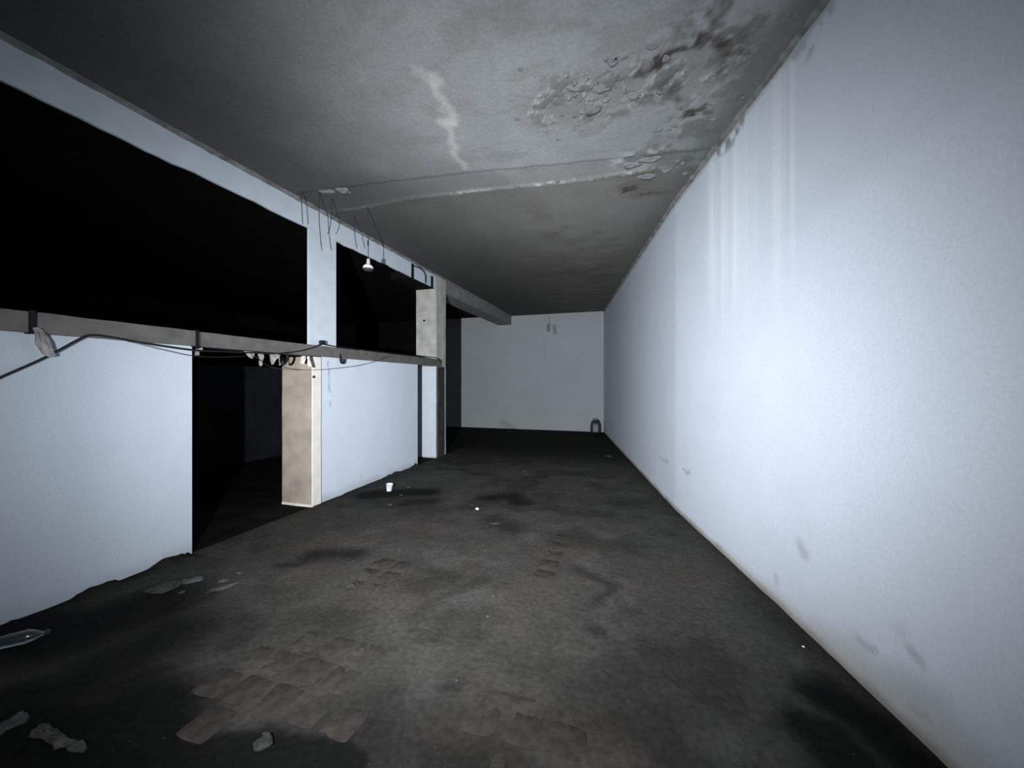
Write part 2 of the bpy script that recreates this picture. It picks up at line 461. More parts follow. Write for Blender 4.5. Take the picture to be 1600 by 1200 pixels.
# ------------------------------------------------------------------ CEILING
CPX = lambda px, py: (on_z(px, py, CEIL).x, on_z(px, py, CEIL).y)
def ceil_fields(X, Y):
    wx = X + 0.09 * (fbm(X, Y, 6.0, 4, 205) - 0.5) * 2; wy = Y + 0.09 * (fbm(X, Y, 6.0, 4, 209) - 0.5) * 2
    n1 = fbm(X, Y, 0.8, 4, 231); n2 = fbm(X, Y, 4.0, 5, 241); n3 = fbm(X, Y, 18.0, 4, 251)
    c = np.ones(X.shape + (3,)) * np.array([0.315, 0.317, 0.316])
    c = c * (0.84 + 0.22 * n1 + 0.12 * n2)[..., None]
    h = 0.004 * (n2 - .5)
    def md(pts, warp=True): return poly_dist(wx if warp else X, wy if warp else Y, [CPX(*p) for p in pts])
    # beyond the slab joint the ceiling is browner and darker
    ya = np.interp(X, *zip(*sorted(CPX(*p) for p in [(470, 335), (560, 326), (640, 310), (760, 297), (900, 283), (980, 271), (1075, 258)])))
    yb = np.interp(X, *zip(*sorted(CPX(*p) for p in [(480, 300), (590, 286), (720, 271), (900, 254), (1040, 240), (1090, 235)])))
    jw = 0.03 * (fbm(X, Y, 9, 3, 260) - .5)
    beyond = sstep(-0.02, 0.03, Y - ya + jw)
    c = lerp3(c, (0.175, 0.167, 0.147), beyond * (0.70 + 0.3 * n1))
    band = sstep(-0.01, 0.02, Y - yb + jw) * (1 - beyond)
    c = lerp3(c, (0.255, 0.250, 0.240), band * 0.7)
    # farther in, darker rust brown
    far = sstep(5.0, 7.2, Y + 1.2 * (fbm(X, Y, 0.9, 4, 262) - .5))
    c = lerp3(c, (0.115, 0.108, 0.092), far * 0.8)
    mott = sstep(0.52, 0.70, fbm(X, Y, 1.6, 5, 268)) * beyond
    c = lerp3(c, (0.11, 0.10, 0.085), mott * 0.5)
    # broken white joint
    d = np.abs(Y - ya + jw)
    broken = (1 - sstep(0.006, 0.026, d + 0.02 * (fbm(X, Y, 22, 3, 274) - .5))) * sstep(0.44, 0.60, fbm(X, Y, 5.5, 4, 270)) * sstep(0.36, 0.56, fbm(X, Y, 14, 3, 275))
    c = lerp3(c, (0.17, 0.165, 0.15), (1 - sstep(0.02, 0.09, np.abs(Y - ya - 0.05 + jw))) * 0.35 * sstep(.4, .6, fbm(X, Y, 6, 4, 276)))
    c = lerp3(c, (0.50, 0.50, 0.48), broken * 0.85)
    h = h + 0.014 * (1 - sstep(0.0, 0.05, d)) * (fbm(X, Y, 7, 3, 272) - .3)
    d2 = np.abs(Y - yb + jw)
    c = lerp3(c, (0.42, 0.42, 0.41), (1 - sstep(0.004, 0.014, d2)) * 0.35 * sstep(.4, .7, fbm(X, Y, 3, 3, 273)))
    h = h - 0.012 * band
    # general wear: blotches and hairline scuffs
    c = c * (0.90 + 0.22 * fbm(X, Y, 2.4, 5, 277))[..., None]
    near_r = sstep(1.6, 3.0, X + 0.35 * Y * 0.3)
    c = lerp3(c, (0.21, 0.20, 0.185), sstep(0.55, 0.66, fbm(X * 1.0, Y * 2.2, 3.0, 5, 278)) * 0.35 * near_r)
    # pale wandering crack
    for pts, w, k in (([(655, 112), (682, 122)], 0.03, .35), ([(682, 118), (686, 150), (699, 178), (701, 195)], 0.028, .55), ([(699, 188), (699, 216), (708, 238), (720, 262)], 0.030, .6)):
        c = lerp3(c, (0.56, 0.54, 0.51), k * (1 - sstep(0.0, w * 2.2, md(pts))))
    # peeled zone by the right wall
    zone = 1 - sstep(0.10, 0.42, md([(870, 165), (960, 150), (1040, 120), (1110, 110)]))
    flk = fbm(X, Y, 11.0, 5, 281)
    c = lerp3(c, (0.235, 0.225, 0.215), zone * 0.65)
    edge = (1 - sstep(0.0, 0.035, np.abs(flk - 0.52))) * zone
    c = lerp3(c, (0.55, 0.56, 0.55), edge * 0.55)
    c = lerp3(c, (0.16, 0.155, 0.148), zone * sstep(0.55, 0.62, flk) * 0.75)
    h = h + zone * np.where(flk > 0.52, 0.008, -0.004)
    z2 = 1 - sstep(0.05, 0.25, md([(985, 252), (1040, 245), (1075, 250)]))
    f2 = fbm(X, Y, 9.0, 5, 291)
    c = lerp3(c, (0.50, 0.51, 0.49), z2 * sstep(0.5, 0.6, f2) * 0.8)
    c = lerp3(c, (0.15, 0.15, 0.14), z2 * sstep(0.5, 0.4, f2) * 0.6)
    z3 = 1 - sstep(0.06, 0.30, md([(1085, 35), (1120, 90), (1085, 170), (1075, 210), (1040, 225)]))
    f3 = fbm(X, Y, 8.0, 5, 297)
    c = lerp3(c, (0.15, 0.145, 0.13), z3 * sstep(0.48, 0.62, f3) * 0.7)
    # brown and black mould
    fx = wx + 0.07 * (fbm(X, Y, 19, 4, 293) - .5) * 2; fy = wy + 0.07 * (fbm(X, Y, 19, 4, 294) - .5) * 2
    spk = 0.55 + 0.9 * (fbm(X, Y, 26, 3, 295) - .25)
    for pts, w, k in (([(1012, 100), (1060, 76), (1092, 66)], 0.050, .95), ([(1092, 62), (1120, 62), (1145, 78)], 0.05, .8), ([(995, 112), (1020, 95)], 0.022, .8),
                      ([(962, 90)], 0.03, .55), ([(1118, 14), (1122, 30)], 0.05, .6), ([(1160, 87)], 0.035, .7), ([(1150, 45), (1200, 35)], 0.06, .55),
                      ([(1080, 176), (1104, 172)], 0.045, .85), ([(975, 298), (985, 296)], 0.055, .75), ([(1005, 305), (1040, 300)], 0.05, .5), ([(1010, 268), (1060, 262)], 0.02, .5),
                      ([(1130, 110), (1140, 100)], 0.02, .6), ([(1128, 147)], 0.02, .6), ([(930, 122), (1000, 118)], 0.018, .45), ([(1045, 130), (1060, 150)], 0.06, .5)):
        c = lerp3(c, (0.058, 0.048, 0.038), np.clip(k * (1 - sstep(w * 0.3, w * 1.5, poly_dist(fx, fy, [CPX(*p) for p in pts]))) * spk * 1.25, 0, 0.95))
    # darker grey-green strip next to the right wall
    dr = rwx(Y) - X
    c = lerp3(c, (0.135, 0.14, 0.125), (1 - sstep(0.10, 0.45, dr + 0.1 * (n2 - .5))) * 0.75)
    # torch falloff painted into the ceiling: darker towards the left beam
    darkened = 1 - sstep(0.40, 2.75, X + 1.1 * (fbm(X, Y, 0.7, 4, 299) - .5) + 0.25 * (n2 - .5))
    c = lerp3(c, (0.085, 0.084, 0.080), darkened * 0.88)
    for pts, w, k in (([(504, 300), (516, 300)], 0.05, .55), ([(530, 297), (541, 301)], 0.045, .9)):
        c = lerp3(c, (0.55, 0.56, 0.55), k * (1 - sstep(w * .6, w * 1.2, md(pts, False))))
    return c, h
nv2, nu2 = 640, 340
tv = np.linspace(0, 1, nv2)
yy = YF + (YB + 0.02 - YF) * (0.75 * tv + 0.25 * tv ** 2)
Yg = np.repeat(yy[None, :], nu2, 0)
Xg = np.linspace(0, 1, nu2)[:, None] * (rwx(yy)[None, :] + 0.02)
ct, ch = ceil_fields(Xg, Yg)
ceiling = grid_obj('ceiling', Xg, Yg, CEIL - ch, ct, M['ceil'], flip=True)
tag(ceiling, 'stained grey concrete ceiling with peeling paint and mould', 'ceiling', kind='structure')
cs = mesh_obj('ceiling_side', box_bm(-8.0, -0.002, YF, YB + 0.02, CEIL + 0.01, CEIL + 0.15), M['darkened'])
tag(cs, 'black ceiling of the side room', 'ceiling', kind='structure')

# curled paint flakes hanging from the peeled zones: the larger ones as parts
def flake_bm(px, py, w, l, ang, curl, bm=None, drop=0.0):
    """irregular thin flake: rim partly curled away from the ceiling"""
    p = on_z(px, py, CEIL - 0.003 - drop); bm = bm or bmesh.new()
    r = random.Random(int(px * 31 + py * 17)); n = 11
    rad = [0.5 * (0.72 + 0.5 * r.random()) for k in range(n)]
    lift = [curl * max(0, math.sin(2 * math.pi * k / n + r.uniform(-.4, .4))) for k in range(n)]
    rows = []
    for t, up in ((1.0, 1.0), (0.55, 0.25)):
        rows.append([(l * rad[k] * t * math.cos(2 * math.pi * k / n), w * rad[k] * t * math.sin(2 * math.pi * k / n), -lift[k] * up) for k in range(n)])
    def put(x, y, z, dz): return bm.verts.new((p.x + x * math.cos(ang) - y * math.sin(ang), p.y + x * math.sin(ang) + y * math.cos(ang), p.z + z + dz))
    lay = []
    for dz in (0.0, 0.0012):
        lay.append(([put(*q, dz) for q in rows[0]], [put(*q, dz) for q in rows[1]], put(0, 0, 0.002, dz)))
    for (o_, i_, c_) in lay:
        for k in range(n):
            bm.faces.new((o_[k], o_[(k + 1) % n], i_[(k + 1) % n], i_[k])); bm.faces.new((i_[k], i_[(k + 1) % n], c_))
    for k in range(n): bm.faces.new((lay[0][0][k], lay[0][0][(k + 1) % n], lay[1][0][(k + 1) % n], lay[1][0][k]))
    return bm
for px, py, w, l, a, cu in ((865, 153, .09, .13, 2.6, .018), (928, 167, .13, .12, 0.4, .022), (958, 96, .06, .07, 1.2, .020), (902, 137, .05, .14, 0.2, .02),
                            (938, 138, .06, .12, 0.1, .025), (990, 150, .06, .10, 0.6, .022), (1015, 142, .07, .10, 0.3, .022), (1035, 140, .06, .10, 0.9, .018),
                            (985, 258, .08, .16, 0.3, .03), (1018, 249, .07, .18, 0.1, .03), (1010, 276, .08, .20, 0.15, .02), (535, 298, .09, .16, -0.5, .02), (1040, 92, .04, .05, 1, .015)):
    mesh_obj('paint_flake', flake_bm(px, py, w * 1.3, l * 1.2, a, cu * 0.5), M['flake'], ceiling, smooth=True)
bmF = bmesh.new(); r3 = random.Random(5)
for k in range(70):
    z = r3.random()
    if z < 0.55: px, py = r3.gauss(945, 60), r3.gauss(150, 26)
    elif z < 0.8: px = r3.uniform(560, 1050); py = np.interp(px, [560, 640, 760, 900, 980, 1060], [326, 310, 297, 283, 271, 262]) + r3.gauss(0, 1.5)
    else: px, py = r3.gauss(1060, 40), r3.gauss(200, 50)
    p = on_z(px, py, CEIL)
    if p.x > rwx(p.y) - 0.08 or p.x < 0.05: continue
    s = r3.uniform(.015, .05)
    flake_bm(px, py, s, s * r3.uniform(.8, 2.2), r3.uniform(0, 6.28), s * 0.22, bmF)
tag(mesh_obj('loose_paint_flakes', bmF, M['flake'], ceiling, smooth=True), kind='stuff')

# ------------------------------------------------------------------ RIGHT WALL
nl, nz = 620, 170
tl = np.linspace(0, 1, nl)
yl = YF + (YB + 0.015 - YF) * (0.7 * tl + 0.3 * tl ** 2)
Yw = np.repeat(yl[:, None], nz, 1); Zw = np.repeat(np.linspace(-0.03, CEIL + 0.01, nz)[None, :], nl, 0)
def RPX(px, py):
    p = on_right(px, py); return (p.y, p.z)
def right_fields(Y, Z):
    wy = Y + 0.05 * (fbm(Y, Z, 5, 4, 305) - .5) * 2; wz = Z + 0.05 * (fbm(Y, Z, 5, 4, 309) - .5) * 2
    n1 = fbm(Y, Z, 0.9, 4, 331); n2 = fbm(Y, Z, 5, 5, 341)
    c = np.ones(Y.shape + (3,)) * np.array([0.635, 0.68, 0.755])
    c = c * (0.94 + 0.08 * n1 + 0.05 * n2)[..., None]
    # slightly greyer tone on the far stretch
    y55 = RPX(1055, 600)[0]
    c = lerp3(c, (0.56, 0.61, 0.70), sstep(y55 - 0.01, y55 + 0.02, Y) * 0.22 * sstep(0.6, 1.6, Z))
    # lime streaks that ran down from the ceiling
    ya, yb = RPX(1243, 150)[0], RPX(1108, 260)[0]
    inb = sstep(ya - .012, ya + .012, Y) * (1 - sstep(yb - .05, yb + .15, Y))
    col = fbm(Y, Y * 0, 14, 4, 351); fade = sstep(1.9, 3.0, Z + 0.5 * (col - .5))
    c = lerp3(c, (0.77, 0.82, 0.87), inb * fade * (0.35 + 0.65 * sstep(.45, .7, col)))
    for px, w in ((1119, .018), (1133, .012), (1148, .012), (1237, .02), (1216, .014)):
        y0 = RPX(px, 250)[0]
        c = lerp3(c, (0.82, 0.87, 0.91), (1 - sstep(0, w, np.abs(Y - y0))) * sstep(2.0, 2.9, Z) * 0.7)
        c = lerp3(c, (0.50, 0.54, 0.58), (1 - sstep(0, w, np.abs(Y - y0 - 1.6 * w))) * sstep(2.3, 2.9, Z) * 0.35)
    # faint slanting edge, slightly darker above it
    (yA, zA), (yB_, zB) = RPX(1150, 440), RPX(1510, 180)
    line = zA + (Y - yA) * (zB - zA) / (yB_ - yA)
    c = c * (1 - 0.045 * sstep(-0.02, 0.10, Z - line + 0.05 * (n2 - .5)) * (Y < ya + 0.4))[..., None]
    # mould below the cornice
    for pts, w, k in (([(1168, 160), (1150, 205), (1125, 225)], .07, .8), ([(1290, 20), (1262, 75)], .05, .5), ([(1245, 85), (1235, 95)], .03, .5), ([(1110, 238)], .05, .4)):
        d = poly_dist(wy, wz, [RPX(*p) for p in pts])
        c = lerp3(c, (0.17, 0.18, 0.18), k * (1 - sstep(w * .6, w * 2.0, d)) * sstep(.36, .54, fbm(Y, Z, 13, 4, 361)))
    c = lerp3(c, (0.34, 0.35, 0.35), sstep(CEIL - 0.09, CEIL - 0.035, Z + 0.03 * (n2 - .5)) * 0.6)  # slight shadow line under the cornice painted into the wall
    # scuffs
    for pts, w, k in (([(1068, 736), (1078, 740)], .014, .7), ([(1032, 716), (1044, 726)], .025, .35), ([(1250, 850), (1262, 872)], .030, .40), ([(1187, 915), (1195, 927)], .022, .6),
                      ([(1210, 905)], .03, .35), ([(1345, 1003), (1372, 1018)], .018, .45), ([(1428, 1020), (1445, 1042)], .022, .45), ([(1410, 985)], .04, .2), ([(1430, 1105), (1450, 1115)], .016, .55), ([(1400, 1060), (1470, 1090)], .05, .2)):
        d = poly_dist(wy, wz, [RPX(*p) for p in pts])
        c = lerp3(c, (0.22, 0.23, 0.25), k * (1 - sstep(0, w * 1.8, d)))
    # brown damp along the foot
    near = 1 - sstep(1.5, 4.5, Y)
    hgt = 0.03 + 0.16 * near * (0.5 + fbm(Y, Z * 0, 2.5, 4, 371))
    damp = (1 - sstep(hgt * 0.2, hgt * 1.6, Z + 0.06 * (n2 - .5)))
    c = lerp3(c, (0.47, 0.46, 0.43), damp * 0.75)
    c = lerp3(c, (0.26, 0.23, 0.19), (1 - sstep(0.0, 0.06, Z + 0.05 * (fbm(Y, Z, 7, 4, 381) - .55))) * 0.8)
    h = 0.004 * (n1 - .5) + 0.002 * (n2 - .5)
    return c, h
rt, rh = right_fields(Yw, Zw)
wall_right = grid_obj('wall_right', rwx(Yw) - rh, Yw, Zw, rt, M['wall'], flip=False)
tag(wall_right, 'long white painted wall with lime streaks and scuffs', 'wall', kind='structure')

# ------------------------------------------------------------------ BACK WALL
nb, nz = 300, 160
xb = np.linspace(-2.42, float(rwx(YB)) + 0.02, nb)
Xb = np.repeat(xb[:, None], nz, 1); Zb = np.repeat(np.linspace(-0.03, CEIL + 0.01, nz)[None, :], nb, 0)
n1 = fbm(Xb, Zb, 1.1, 4, 401); n2 = fbm(Xb, Zb, 6, 4, 405)
bt = np.ones(Xb.shape + (3,)) * np.array([0.43, 0.45, 0.465]); bt = bt * (0.90 + 0.14 * n1 + 0.06 * n2)[..., None]
def BPX(px, py): p = on_y(px, py, YB); return (p.x, p.z)
bt = lerp3(bt, (0.45, 0.47, 0.45), (1 - sstep(0.2, 0.7, Zb + .2 * (n1 - .5))) * 0.5)
for pts, w, k in (([(857, 508), (857, 516)], .05, .8), ([(866, 510), (867, 520)], .05, .6), ([(858, 495), (858, 505)], .03, .3), ([(785, 661), (800, 668)], .12, .3)):
    bt = lerp3(bt, (0.10, 0.10, 0.11), k * (1 - sstep(0, w * 1.8, poly_dist(Xb + .05 * (n2 - .5), Zb, [BPX(*p) for p in pts]))))
wall_back = grid_obj('wall_back', Xb, np.full(Xb.shape, YB) + 0.004 * (n2 - .5), Zb, bt, M['wall'], flip=False)
tag(wall_back, 'pale grey painted end wall', 'wall', kind='structure')

# remaining shell: wall behind the camera and the dark side room
tag(mesh_obj('wall_front', box_bm(-8.0, float(rwx(YF)) + 0.05, YF - 0.12, YF, -0.03, CEIL + 0.01), M['plaster']), 'plain wall behind the viewpoint', 'wall', kind='structure')
tag(mesh_obj('wall_far', box_bm(-8.0, -2.425, YB - 0.05, YB + 0.07, -0.03, CEIL + 0.01), M['darkened']), 'black end wall of the side room', 'wall', kind='structure')
tag(mesh_obj('wall_side', box_bm(-8.12, -8.0, YF, YB, -0.03, CEIL + 0.01), M['darkened']), 'black far wall of the side room', 'wall', kind='structure')
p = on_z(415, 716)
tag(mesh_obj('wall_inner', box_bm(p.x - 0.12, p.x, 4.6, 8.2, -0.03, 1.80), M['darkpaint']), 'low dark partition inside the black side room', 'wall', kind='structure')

# ------------------------------------------------------------------ LEFT PARTITIONS
RZ0, RZ1 = 1.815, 1.945           # rail
BZ0 = 3.345                       # underside of the beam
def partition(name, y0, y1, seed, label):
    nl = max(int((y1 - y0) / 0.02), 20); nz = 92
    Y = np.repeat(np.linspace(y0, y1, nl)[:, None], nz, 1); Z = np.repeat(np.linspace(-0.03, RZ0 + 0.005, nz)[None, :], nl, 0)
    n1 = fbm(Y, Z, 1.2, 4, seed); n2 = fbm(Y, Z, 6, 4, seed + 7)
    c = np.ones(Y.shape + (3,)) * np.array([0.60, 0.655, 0.73]) * (1.16 if seed == 500 else 1.0); c = c * (0.92 + 0.11 * n1 + 0.05 * n2)[..., None]
    c = lerp3(c, (0.40, 0.42, 0.43), (1 - sstep(0.0, 0.14, Z + 0.10 * (n2 - .5))) * 0.55)
    def px(*pts): return [(on_x(a, b).y, on_x(a, b).z) for a, b in pts]
    def md(pts): return poly_dist(Y + .015 * (n2 - .5), Z, px(*pts))
    if seed == 500:
        for pts, w, k in (([(512, 565), (515, 590), (514, 608), (517, 613)], .008, .7), ([(516, 628), (516, 636)], .010, .5), ([(564, 745)], .014, .6)):
            c = lerp3(c, (0.16, 0.17, 0.20), k * (1 - sstep(0, w * 2, md(pts))))
    else:
        c = lerp3(c, (0.44, 0.49, 0.57), (1 - sstep(0.1, 0.5, np.abs(Y - left_y(80)))) * 0.35)
    X = 0.003 * (n2 - .5) + 0 * Y
    root = mesh_obj(name, box_bm(-0.10, -0.008, y0, y1, -0.03, RZ0), M['plaster'])
    tag(root, label, 'wall', kind='structure')
    # painted face with returns at both ends
    g = grid_obj('painted_face', X, Y, Z, c, M['wall'], root, flip=False)
    rt = bmesh.new()
    for ye in (y0, y1):
        vs = [rt.verts.new(v) for v in ((-0.10, ye, -0.03), (0.0, ye, -0.03), (0.0, ye, RZ0), (-0.10, ye, RZ0))]; rt.faces.new(vs)
    mesh_obj('end_return', rt, M['plaster'], root)
    return root
partition('wall_left', YF, Y_DOOR0, 480, 'bluish white low partition before the dark doorway')
partition('wall_middle', Y_P2a, Y_P2b, 500, 'white low partition between the beige pier and the far pillar')

# pier at the doorway: beige side, cream front strip
pier = empty('door_pier', (-0.2, 3.82, 0.0))
tag(pier, 'beige plastered door pier with a cream front edge', 'pillar')
mesh_obj('pier_body', box_bm(-0.45, 0.004, Y_DOOR1, 3.90, -0.02, RZ0 - 0.008, 0.006, 14, 0.004, 3), M['beige'], pier, smooth=False)
mesh_obj('front_strip', box_bm(0.004, 0.022, Y_DOOR1 + 0.002, 3.885, 0.0, RZ0 - 0.008, 0.004, 12, 0.003, 5), M['cream'], pier)
bm = bmesh.new()
b0 = on_y(440, 787, Y_DOOR1); 
mesh_obj('base_lip', box_bm(-0.44, 0.03, Y_DOOR1 - 0.02, Y_DOOR1 + 0.01, -0.02, 0.022, 0.006, 10, 0.008, 9), M['cream'], pier)

# upper post between the two high openings and the fascia above them
tag(mesh_obj('upper_post', box_bm(-0.025, 0.0, 3.71, 4.165, RZ1 + 0.006, BZ0 - 0.001, 0.003), M['plaster']), 'white flat post between the two black high openings', 'post')
bm = box_bm(-0.025, 0.0, YF, 6.02, BZ0, CEIL + 0.01, 0.0)
bmesh.ops.subdivide_edges(bm, edges=[e for e in bm.edges if e.calc_length() > 3], cuts=90)
for v in bm.verts:                                    # chipped lower edge
    if v.co.z < BZ0 + 0.01 and not 3.6 < v.co.y < 4.25: v.co.z += 0.016 * (mnoise.noise(Vector((v.co.y * 5, 3.3, 0))) + 0.5 * mnoise.noise(Vector((v.co.y * 17, 1.3, 0))))
tag(mesh_obj('fascia_board', bm, M['plaster']), 'long white fascia above the black high openings', 'beam')

# far pillar with the thick beam on both sides
pil = empty('square_pillar', (-0.22, 7.09, 0.0))
tag(pil, 'square grey-beige pillar carrying the thick beam', 'pillar')
mesh_obj('shaft', box_bm(-0.45, 0.0, 6.87, 7.305, -0.02, CEIL + 0.005, 0.012, 20, 0.006, 21), M['pillar'], pil)
yf = 6.87
w0, w1 = on_y(655, 600, yf - 0.004).x, 0.003
mesh_obj('white_painted_side', box_bm(-0.40, 0.004, yf - 0.014, yf - 0.004, 0.02, RZ0 - 0.01, 0.003, 10, 0.003, 23), M['plaster'], pil)['label'] = 'white painted lower side'
tag(mesh_obj('bolt', lathe_bm([(0.020, 0), (0.022, 0.012), (0.012, 0.03)], 10, Matrix.Translation(on_y(663, 501, yf)) @ Matrix.Rotation(math.pi / 2, 4, 'X')), M['iron'], pil), 'dark bolt')
post = mesh_obj('door_post', box_bm(0.004, 0.035, 6.90, 7.16, -0.01, RZ0 - 0.01, 0.004, 8, 0.003, 33), M['darkwood'])
tag(post, 'dark wooden post fixed to the front of the square pillar', 'post')
tb = empty('thick_beam', (-0.22, 9.6, BZ0)); tag(tb, 'thick plastered beam running from the pillar to the end wall', 'beam')
mesh_obj('beam_body', box_bm(-0.45, 0.0, 7.29, YB + 0.01, BZ0, CEIL + 0.01, 0.008, 24, 0.004, 41), M['beam'], tb)
sb = empty('beam_stub', (-0.22, 6.45, BZ0)); tag(sb, 'short thick beam end resting on the square pillar', 'beam')
mesh_obj('stub_body', box_bm(-0.45, -0.012, 6.025, 6.868, BZ0, CEIL + 0.01, 0.004), M['darkened'], sb)
mesh_obj('plastered_face', box_bm(-0.012, 0.0, 6.022, 6.868, BZ0 - 0.004, CEIL + 0.01, 0.002), M['plaster'], sb)
a = on_x(645, 420, 0.01); 
mesh_obj('strap', box_bm(0.0, 0.012, a.y - 0.035, a.y + 0.035, BZ0 - 0.02, 3.585, 0.003), M['iron'], sb)
a = on_x(675, 437, 0.01)
mesh_obj('strap', box_bm(0.0, 0.012, a.y - 0.03, a.y + 0.045, BZ0 - 0.02, 3.55, 0.003), M['iron'], sb)
mesh_obj('loop_cable', tube_bm(spline([on_x(646, 415, .02), on_x(656, 419, .02), on_x(663, 425, .02), on_x(665, 433, .02), on_x(665, 441, .02), on_y(664.5, 443, 6.5)], 6), 0.011), M['rubber'], sb, smooth=True)

# ------------------------------------------------------------------ RAIL
rail = empty('wooden_rail', (0.0, 4.0, RZ0)); tag(rail, 'long grey wooden rail along the top of the low partitions', 'rail')
ends = [YF, left_y(49), left_y(307), left_y(558), left_y(687)]
for k in range(4):
    y0, y1 = ends[k] + (0.006 if k else 0), ends[k + 1] - 0.006
    x1 = (0.050, 0.056, 0.052, 0.046)[k]
    mesh_obj('plank', box_bm(-0.11, x1, y0, y1, RZ0, RZ1 + (0.0, 0.002, -0.002, 0.003)[k], 0.004, 20, 0.003, 50 + k), M['wood'], rail)
for px, w, dz in ((51, 0.028, 0.0), (308.5, 0.026, -0.0)):
    y = left_y(px, 0.06)
    mesh_obj('bracket', box_bm(-0.115, 0.066, y - w / 2, y + w / 2, RZ0 - 0.008 - dz, RZ1 + 0.01, 0.003), M['iron'], rail)
mesh_obj('hook', tube_bm(spline([on_x(531, 553, .05), on_x(532, 560, .055), on_x(533, 566, .055), on_x(537, 567, .055), on_x(538, 561, .055)], 6), 0.014, 8), M['iron'], rail, smooth=True)
mesh_obj('hook', tube_bm(spline([on_x(449, 555, .02), on_x(449, 561, .02), on_x(446, 567, .02), on_x(441, 570, .02)], 6), 0.014, 8), M['iron'], rail, smooth=True)

# ------------------------------------------------------------------ CABLES
X1 = 0.066
def rt_(px, up=0.0): return Vector((0.035, left_y(px, 0.035), RZ1 + 0.015 + up))
cab = spline([Vector((0.06, -0.9, 0.03)), Vector((0.03, -0.35, 0.35)), Vector((0.02, 0.25, 0.90)), on_x(-90, 632, .02), on_x(0, 590, .03), on_x(50, 568, .04), on_x(85, 551, .06), on_x(120, 532, X1), on_x(140, 524, X1), on_x(170, 526, X1), on_x(230, 537, X1 + .01), on_x(300, 547, X1 + .015),
              on_x(340, 549, X1 + .012), on_x(390, 551, X1 + .005), on_x(430, 552.5, X1), on_x(465, 549, X1), on_x(490, 543, X1), on_x(502, 538, X1), rt_(520), rt_(545),
              rt_(600), rt_(650, .004), rt_(672, .012), on_x(684, 560, .066), on_x(689, 567, .066)], 6)
tag(mesh_obj('black_cable', tube_bm(cab, 0.0075, 7), M['rubber'], smooth=True, origin=on_x(140, 524, X1)), 'black cable rising to the grey rail and running along it', 'cable')
kn = lathe_bm([(0.006, -0.05), (0.024, -0.03), (0.028, 0.0), (0.022, 0.03), (0.006, 0.05)], 10, Matrix.Translation(on_x(503, 535.0, .085)) @ Matrix.Rotation(math.pi / 2, 4, 'X'))
tag(mesh_obj('tape_knot', kn, M['rubber'], smooth=True, origin=on_x(503, 535.0, .085)), 'black tape lump on the cable below the upper post', 'tape')
w1p = spline([on_x(178, 528, .085), on_x(215, 537, .09), on_x(260, 548, .09), on_x(300, 556, .09), on_x(345, 558, .085), on_x(385, 556, .08)], 6)
tag(mesh_obj('thin_wire', tube_bm(w1p, 0.0024, 5), M['wire'], smooth=True, origin=w1p[0]), 'thin wire sagging under the rail across the doorway edge', 'wire')
w2p = spline([on_x(398, 556, .08), on_x(420, 572, .09), on_x(450, 577, .10), on_x(490, 578, .10), on_x(530, 575, .095), on_x(565, 570, .09), on_x(590, 563, .08), on_x(612, 556, .065)], 6)
tag(mesh_obj('thin_wire', tube_bm(w2p, 0.0028, 5), M['wire'], smooth=True, origin=w2p[0]), 'thin wire sagging in front of the beige pier', 'wire')

# loose wires hanging from the ceiling in front of the fascia
HW = [([(471, 308), (472, 330), (473, 350)], 4.30, 'dark wire end hanging left of the upper post by the fascia', .0042),
      ([(498, 318), (499, 345), (501, 375), (503, 391)], 4.36, 'longest loose wire hanging down over the upper post', .0042),
      ([(518, 328), (517, 345), (515, 358), (512, 365)], 4.50, 'bent wire end hanging beside the longest loose wire', .0042),
      ([(553, 345), (554, 362), (556, 378), (558, 388)], 4.95, 'slanting wire end hanging between the post and the bulb', .0042)]
for pts, d, lab, r in HW:
    P = [at_depth(x, y, d) for x, y in pts]
    P[0] = P[0].copy()
    top = P[0].copy(); top.z = CEIL + 0.004; top.x += 0.01
    Pw = spline([top] + P, 6)
    tag(mesh_obj('hanging_wire', tube_bm(Pw, r, 6), M['wire'], smooth=True, origin=top), lab, 'wire', 'loose wires hanging by the fascia')
pz = at_depth(499, 342, 4.35)
# ------------------------------------------------------------------ BULB
DB = 4.72
s = DB / F
bc = at_depth(575, 423, DB)
tp = at_depth(574, 350, DB); tp.z = CEIL + 0.004
lamp = empty('hanging_bulb', (bc.x, bc.y, bc.z)); tag(lamp, 'white reflector bulb hanging on a thin cord before the black opening', 'bulb')
def off(r, y): return (r * s, (423 - y) * s)
mB = Matrix.Translation(bc) @ Matrix.Rotation(math.radians(-3), 4, 'X')
mesh_obj('bulb_glass', lathe_bm([off(7.3, 419.8), off(7.8, 418.6), off(7.6, 417.4), off(6.8, 415.8), off(5.4, 414.4), off(3.8, 413.5), off(2.8, 412)], 28, mB), M['bulb'], lamp, smooth=True)
mesh_obj('front_glass', lathe_bm([off(0.3, 423.6), off(3.0, 423.5), off(5.6, 422.9), off(6.9, 421.6), off(7.3, 419.8)], 28, mB), M['bulbface'], lamp, smooth=True)
mesh_obj('socket', lathe_bm([off(2.9, 412.2), off(2.6, 409), off(2.5, 405.2), off(2.0, 404.2), off(0.8, 403.6)], 20, mB), M['socket'], lamp, smooth=True)
bt_ = mB @ Vector((0, 0, (423 - 403.6) * s))
mid = bt_.lerp(tp, 0.55) + Vector((0.004, 0, 0))
mesh_obj('cord', tube_bm(spline([bt_, mid, tp], 8), 0.0042, 6), M['wire'], lamp, smooth=True)
cj = bt_.lerp(tp, 0.30)
mesh_obj('cord_joint', tube_bm([cj + Vector((0, 0, -.03)), cj + Vector((0, 0, .03))], 0.009, 6), M['rubber'], lamp, smooth=True)

